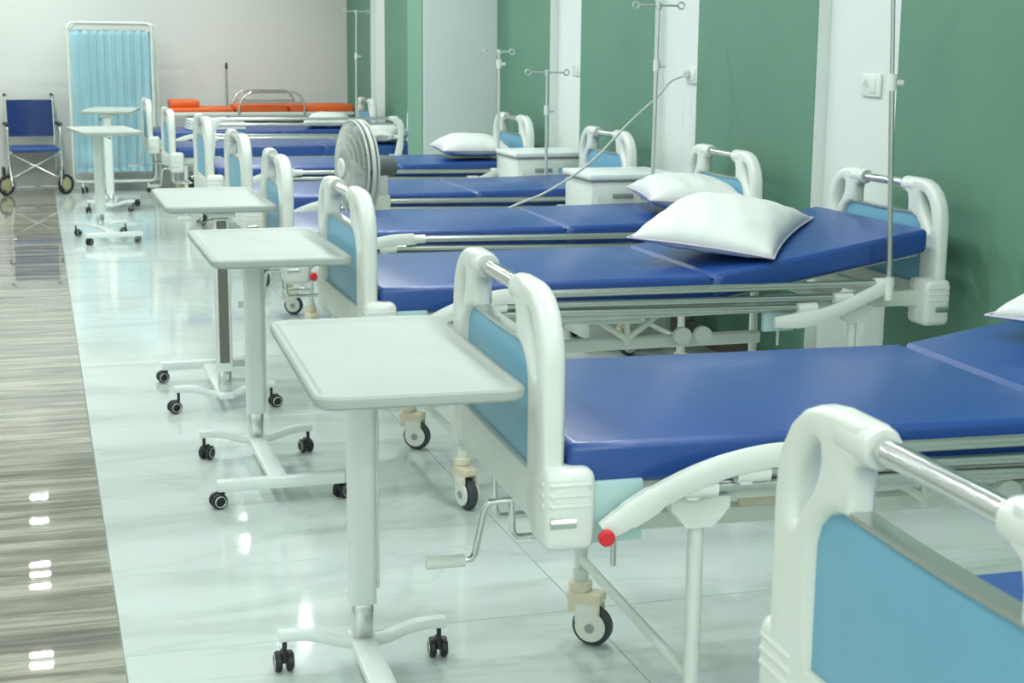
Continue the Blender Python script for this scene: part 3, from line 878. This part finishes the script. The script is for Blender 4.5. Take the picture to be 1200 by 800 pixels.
# ================================================================== FAN
def fan():
    t = thing('pedestal_fan', 'white pedestal fan with round wire cage standing between two beds', 'fan', (1.515, 7.33, 0))
    cz = 0.905
    # orientation of the head: local +u faces the front
    fdir = Vector((-0.986, -0.169, 0.0)).normalized()
    side = Vector((-fdir.y, fdir.x, 0)); upz = Vector((0, 0, 1))
    C0 = Vector((-0.04, 0.0, cz))
    R = 0.226
    def pt(r, a, d): return C0 + side * (r * math.cos(a)) + upz * (r * math.sin(a)) + fdir * d
    cage = B('front_cage', GRILLE, t, lambda m: [m.tube([pt(r, 2 * PI * k / 40, 0.03 + 0.055 * math.cos(r / R * PI / 2)) for k in range(40)], w_, 5, closed=True, upv=tuple(fdir)) for r, w_ in ((R, 0.006), (R * 0.86, 0.0016), (R * 0.72, 0.0016), (R * 0.58, 0.0016), (R * 0.44, 0.0016))], 180)
    def wires(m, s, d0):
        for k in range(110):
            a = 2 * PI * k / 110
            m.tube([pt(R * q, a + 0.25 * (1 - q), s * (d0 + 0.055 * math.cos(q * PI / 2))) for q in (0.2, 0.45, 0.7, 0.88, 1.0)], 0.0019, 4)
    B('front_wire', GRILLE, cage, lambda m: wires(m, 1, 0.03), 180)['kind'] = 'stuff'
    B('badge', BADGE, cage, lambda m: m.tube([pt(0, 0, 0.082), pt(0, 0, 0.088), pt(0, 0, 0.093)], 0.048, 22, upv=(0, 0, 1), scales=[1, 1, 0.85]))
    rear = B('rear_cage', GRILLE, t, lambda m: [m.tube([pt(r, 2 * PI * k / 40, -0.02 - 0.055 * math.cos(r / R * PI / 2)) for k in range(40)], w_, 5, closed=True, upv=tuple(fdir)) for r, w_ in ((R, 0.006), (R * 0.72, 0.0016), (R * 0.44, 0.0016))], 180)
    B('rear_wire', GRILLE, rear, lambda m: wires(m, -1, 0.02), 180)['kind'] = 'stuff'
    B('cage_band', FANW, t, lambda m: m.sweep([pt(R + 0.002, 2 * PI * k / 48, 0.004) for k in range(48)], [(0.009, -0.004), (0.009, 0.004), (-0.009, 0.004), (-0.009, -0.004)], upv=tuple(fdir), closed=True), 60)
    for k in range(3):
        a0 = 2 * PI * k / 3 + 0.3
        def bl(m):
            n = 6
            def f(u, v):
                r = 0.03 + 0.155 * u
                a = a0 + (v - 0.5) * (1.5 - 0.25 * u) + 0.5 * u
                return pt(r, a, 0.018 * (v - 0.5) * 2 + 0.002)
            m.grid(f, 8, 8)
            geo = bmesh.ops.solidify(m.bm, geom=m.bm.faces[:], thickness=0.003)
        B('fan_blade', BLADE, t, bl, 60)
    B('hub', FANW, t, lambda m: m.tube([pt(0, 0, -0.03), pt(0, 0, 0.03), pt(0, 0, 0.04)], 0.035, 18, upv=(0, 0, 1), scales=[1, 1, 0.6]))
    B('motor_housing', DARKM, t, lambda m: m.tube([pt(0, 0, -0.075), pt(0, 0, -0.08), pt(0, 0, -0.16), pt(0, 0, -0.19), pt(0, 0, -0.20)], 0.05, 18, upv=(0, 0, 1), scales=[0.85, 1, 1, 0.8, 0.4]))
    pc = C0 - fdir * 0.12
    def neck(m):
        m.box((0, 0, cz - 0.09), (0.06, 0.07, 0.11), 0.012, 2, Matrix.Translation((pc.x, pc.y, 0)))
        m.box((0, 0, cz - 0.23), (0.085, 0.075, 0.20), 0.02, 3, Matrix.Translation((pc.x, pc.y, 0)))
    B('control_box', FANW, t, neck)
    B('stand_pole', FANW, t, lambda m: m.cyl((pc.x, pc.y, 0.03), (pc.x, pc.y, cz - 0.3), 0.016, 12))
    B('stand_base', FANW, t, lambda m: m.tube([(pc.x, pc.y, 0.0), (pc.x, pc.y, 0.02), (pc.x, pc.y, 0.035), (pc.x, pc.y, 0.05)], 0.19, 28, scales=[1, 1, 0.8, 0.2], upv=(1, 0.1, 0)))
    return t, Vector((1.515, 7.33, 0)) + pc
ft, fp = fan()
cp = smooth_path([(WX + 0.01, 7.458, 1.34), (WX - 0.06, 7.45, 1.31), (3.03, 7.36, 1.235), (2.83, 7.25, 1.105), (2.57, 7.06, 0.935), (2.34, 7.03, 0.80), (2.12, 7.05, 0.705), (1.98, 7.10, 0.55), (1.90, 7.16, 0.25), (1.86, 7.2, 0.04), (fp.x + 0.19, fp.y - 0.02, 0.012)], 6)
tag(obj('power_cord', MB().tube(cp, 0.006, 8).mesh('power_cord', CORD, 180)), 'grey power cord hanging from the wall socket down to the pedestal fan', 'cord')

# ================================================================== PRIVACY SCREEN
def screen():
    t = thing('privacy_screen', 'white framed folding privacy screen with aqua curtain by the back wall', 'screen', (0.335, 15.9, 0))
    Wd, Hh = 0.80, 1.665
    def loop(x0, x1, y, z0, z1, r):
        p = [(x0, y, z0 + r)] + [(x0 + r - r * math.cos(a), y, z1 - r + r * math.sin(a)) for a in [PI / 2 * k / 5 for k in range(6)]] + [(x1 - r + r * math.sin(a), y, z1 - r + r * math.cos(a)) for a in [PI / 2 * k / 5 for k in range(6)]] + [(x1 - r + r * math.cos(a), y, z0 + r - r * math.sin(a)) for a in [PI / 2 * k / 5 for k in range(6)]] + [(x0 + r - r * math.sin(a), y, z0 + r - r * math.cos(a)) for a in [PI / 2 * k / 5 for k in range(6)]]
        return p
    fr = B('screen_frame', WHITE2, t, lambda m: m.tube(loop(0, Wd, 0, 0.11, Hh, 0.06), 0.013, 10, closed=True, upv=(0, 1, 0)), 60)
    B('screen_frame', WHITE2, t, lambda m: m.tube(loop(0.03, Wd + 0.05, 0.09, 0.11, Hh - 0.01, 0.06), 0.013, 10, closed=True, upv=(0, 1, 0)), 60)
    B('curtain_rod', STEEL, t, lambda m: (m.cyl((0.01, 0, Hh - 0.07), (Wd - 0.01, 0, Hh - 0.07), 0.004, 8), m.cyl((0.01, 0, 0.20), (Wd - 0.01, 0, 0.20), 0.004, 8)))
    def cf(u, v):
        x = 0.02 + (Wd - 0.05) * u
        zb = 0.21 + 0.05 * (1 - abs(2 * u - 1)) ** 1.0 * 0
        z = Hh - 0.07 - (Hh - 0.07 - zb) * v
        sw = 0.012 * math.sin(u * 2 * PI * 9 + 0.5 * math.sin(5 * u)) + 0.006 * math.sin(u * 2 * PI * 21 + v * 2)
        bag = 0.05 * math.exp(-((v - 0.93) / 0.07) ** 2) * (0.6 + 0.4 * math.sin(u * 7))
        return Vector((x, sw * (0.5 + 0.8 * v) - bag, z))
    def cu(m):
        m.grid(cf, 120, 26)
        bmesh.ops.solidify(m.bm, geom=m.bm.faces[:], thickness=0.002)
    B('curtain', CURT, t, cu, 180)
    def cu2(m):
        m.grid(lambda u, v: Vector((0.05 + (Wd - 0.03) * u, 0.09 + 0.01 * math.sin(u * 60), Hh - 0.08 - 1.35 * v)), 80, 10)
        bmesh.ops.solidify(m.bm, geom=m.bm.faces[:], thickness=0.002)
    B('curtain', CURT, t, cu2, 180)
    for x, y in ((0.08, 0), (Wd - 0.08, 0), (0.12, 0.09), (Wd - 0.02, 0.09)):
        c_ = B('foot_bar', WHITE2, t, lambda m: m.tube([(x, y - 0.07, 0.06), (x, y - 0.04, 0.085), (x, y, 0.10), (x, y + 0.04, 0.085), (x, y + 0.07, 0.06)], 0.009, 8))
        for s in (-1, 1):
            B('caster', RUBBER, c_, lambda m: m.disc((x, y + s * 0.07, 0.03), (1, 0, 0), 0.03, 0.022, 14, 0.005))
    return t
screen()

# ================================================================== WHEELCHAIR
def wheelchair():
    t = thing('wheelchair', 'blue wheelchair with chrome frame and black armrests against the back wall', 'wheelchair', (-0.02, 15.72, 0), 0.08)
    hw = 0.225
    fr = B('chair_frame', CHROME, t, lambda m: [(
        m.tube(smooth_path([(s * hw, 0.40, 0.36), (s * hw, 0.43, 0.60), (s * hw, 0.45, 0.80), (s * hw, 0.47, 0.93), (s * hw, 0.54, 0.95)], 4), 0.011, 8),
        m.tube([(s * hw, 0.40, 0.40), (s * hw, 0.40, 0.12)], 0.011, 8),
        m.tube(smooth_path([(s * (hw + .02), 0.42, 0.66), (s * (hw + .02), 0.1, 0.66), (s * (hw + .02), 0.03, 0.63), (s * (hw + .02), 0.02, 0.46), (s * (hw + .02), 0.0, 0.30), (s * (hw), -0.06, 0.10)], 4), 0.010, 8),
        m.tube([(s * hw, 0.0, 0.42), (s * hw, 0.42, 0.42)], 0.011, 8),
        m.tube([(s * hw, 0.04, 0.18), (s * hw, 0.40, 0.18)], 0.010, 8),
        m.tube([(s * hw, 0.10, 0.16), (-s * hw, 0.13, 0.40)], 0.010, 8)) for s in (-1, 1)], 60)
    B('backrest', BLUE, t, lambda m: m.grid(lambda u, v: Vector(((u - 0.5) * 2 * (hw - 0.005), 0.425 + 0.03 * math.sin(u * PI) + 0.04 * v, 0.55 + 0.36 * v)), 12, 6) and bmesh.ops.solidify(m.bm, geom=m.bm.faces[:], thickness=0.012), 60)
    B('seat', BLUE, t, lambda m: m.box((0, 0.20, 0.445), (2 * hw, 0.42, 0.05), 0.015, 2))
    for s in (-1, 1):
        B('armrest', RUBBER, t, lambda m: m.box((s * (hw + .025), 0.22, 0.685), (0.05, 0.30, 0.028), 0.010, 2))
        B('hand_grip', RUBBER, t, lambda m: m.cyl((s * hw, 0.50, 0.948), (s * hw, 0.60, 0.955), 0.017, 10))
        B('foot_plate', GREYP, t, lambda m: m.box((s * 0.11, -0.09, 0.095), (0.16, 0.13, 0.014), 0.005, 1))
        for y, r in ((0.06, 0.10), (0.40, 0.13)):
            th = -0.95 if y < 0.2 else 0.0      # the front wheels are swivelled
            ax = Vector((math.cos(th), math.sin(th), 0)); e1 = Vector((-ax.y, ax.x, 0)); cw = Vector((s * (hw + .055), y, r))
            wl = B('wheel', RUBBER, t, lambda m: m.tube([cw + e1 * ((r - 0.014) * math.cos(2 * PI * k / 24)) + Vector((0, 0, (r - 0.014) * math.sin(2 * PI * k / 24))) for k in range(24)], 0.014, 8, closed=True, upv=tuple(ax)), 180)
            B('wheel_hub', YELLOW, wl, lambda m: m.disc(cw, ax, r - 0.045, 0.024, 18, 0.004))
            B('wheel_fork', CHROME, wl, lambda m: m.tube([(s * (hw + .035), y, r), (s * (hw + .005), y, r + 0.09), (s * hw, y, 0.24)], 0.008, 8))
    B('back_flap', WALLB, t, lambda m: m.grid(lambda u, v: Vector(((u - 0.5) * 2 * (hw - 0.01), 0.41, 0.20 + 0.2 * v)), 4, 3) and bmesh.ops.solidify(m.bm, geom=m.bm.faces[:], thickness=0.004), 60)
    return t
wheelchair()

# ================================================================== STRETCHER
def stretcher():
    t = thing('stretcher', 'orange padded transport stretcher with chrome rails by the back wall', 'stretcher', (1.27, 15.85, 0))
    Ls, hw, z = 1.83, 0.27, 0.80
    for a, b, zz, ht in ((0.0, 0.62, z, 0.05), (0.64, 1.16, z, 0.075), (1.18, Ls, z, 0.075)):
        B('pad', ORANGE, t, lambda m: m.box(((a + b) / 2, 0, zz + ht / 2), (b - a, 2 * hw, ht), 0.02, 3))
    B('head_rest', ORANGE, t, lambda m: m.box((0.15, 0, z + 0.085), (0.28, 0.44, 0.07), 0.02, 3))
    fr = B('stretcher_frame', WHITE2, t, lambda m: [m.box((Ls / 2, s * (hw + 0.01), z - 0.012), (Ls, 0.03, 0.035), 0.006, 2) for s in (-1, 1)] + [m.box((x, 0, z - 0.012), (0.03, 2 * hw, 0.03), 0.005, 1) for x in (0.03, 0.6, 1.2, Ls - 0.03)])
    for s in (-1, 1):
        def guard(m):
            y = s * (hw + 0.035)
            m.tube(smooth_path([(0.66, y, z - 0.02), (0.68, y, z + 0.09), (0.75, y, z + 0.185), (0.86, y, z + 0.20), (1.1, y, z + 0.20), (1.24, y, z + 0.19), (1.31, y, z + 0.10), (1.32, y, z - 0.02)], 5), 0.011, 8)
            m.cyl((0.70, y, z + 0.10), (1.30, y, z + 0.10), 0.008, 8)
        B('guard_rail', CHROME, fr, guard, 60)
    B('under_tray', STRETCH, t, lambda m: m.box((1.1, 0, 0.655), (1.45, 0.48, 0.09), 0.02, 2))
    for s in (-1, 1):
        B('scissor_leg', STEEL, t, lambda m: m.tube([(0.18, s * 0.2, 0.76), (1.5, s * 0.2, 0.16)], 0.016, 8))
        B('scissor_leg', STEEL, t, lambda m: m.tube([(1.62, s * 0.22, 0.76), (0.32, s * 0.22, 0.16)], 0.016, 8))
    B('base_frame', STEEL, t, lambda m: [m.box((0.93, s * 0.24, 0.16), (1.5, 0.035, 0.035), 0.005, 1) for s in (-1, 1)])
    for x in (0.24, 1.6):
        for s in (-1, 1):
            B('caster', RUBBER, t, lambda m: (m.disc((x, s * 0.24, 0.065), (0, 1, 0), 0.065, 0.03, 18, 0.006), m.cyl((x, s * 0.24, 0.08), (x, s * 0.24, 0.16), 0.012, 8)))
    return t
stretcher()
tp = thing('slim_pole', 'slim grey pole with a black tip behind the orange stretcher', 'pole', (1.905, 16.26, 0))
B('pole_shaft', GREYP, tp, lambda m: m.tube([(0, 0, 0.02), (0, 0, 1.22)], 0.009, 10))
B('pole_tip', RUBBER, tp, lambda m: m.tube([(0, 0, 1.215), (0, 0, 1.225), (0, 0, 1.27), (0, 0, 1.28)], 0.014, 10, scales=[0.8, 1, 1, 0.5]))
B('pole_base', GREYP, tp, lambda m: m.disc((0, 0, 0.012), (0, 0, 1), 0.12, 0.024, 22, 0.006))

# folded sheet on the bed by the stretcher
def sheet(m):
    for k in range(4):
        m.box((0, 0, 0.012 + 0.024 * k), (0.52 - 0.012 * k, 0.36 - 0.01 * k, 0.024), 0.009, 2)
tag(obj('folded_sheet', (lambda m: (sheet(m), m.mesh('folded_sheet', SHEET))[1])(MB()), None, (1.58, 14.5, 0.699), (0, 0, 0.05)), 'white folded sheet at the foot of the bed beside the stretcher', 'sheet')
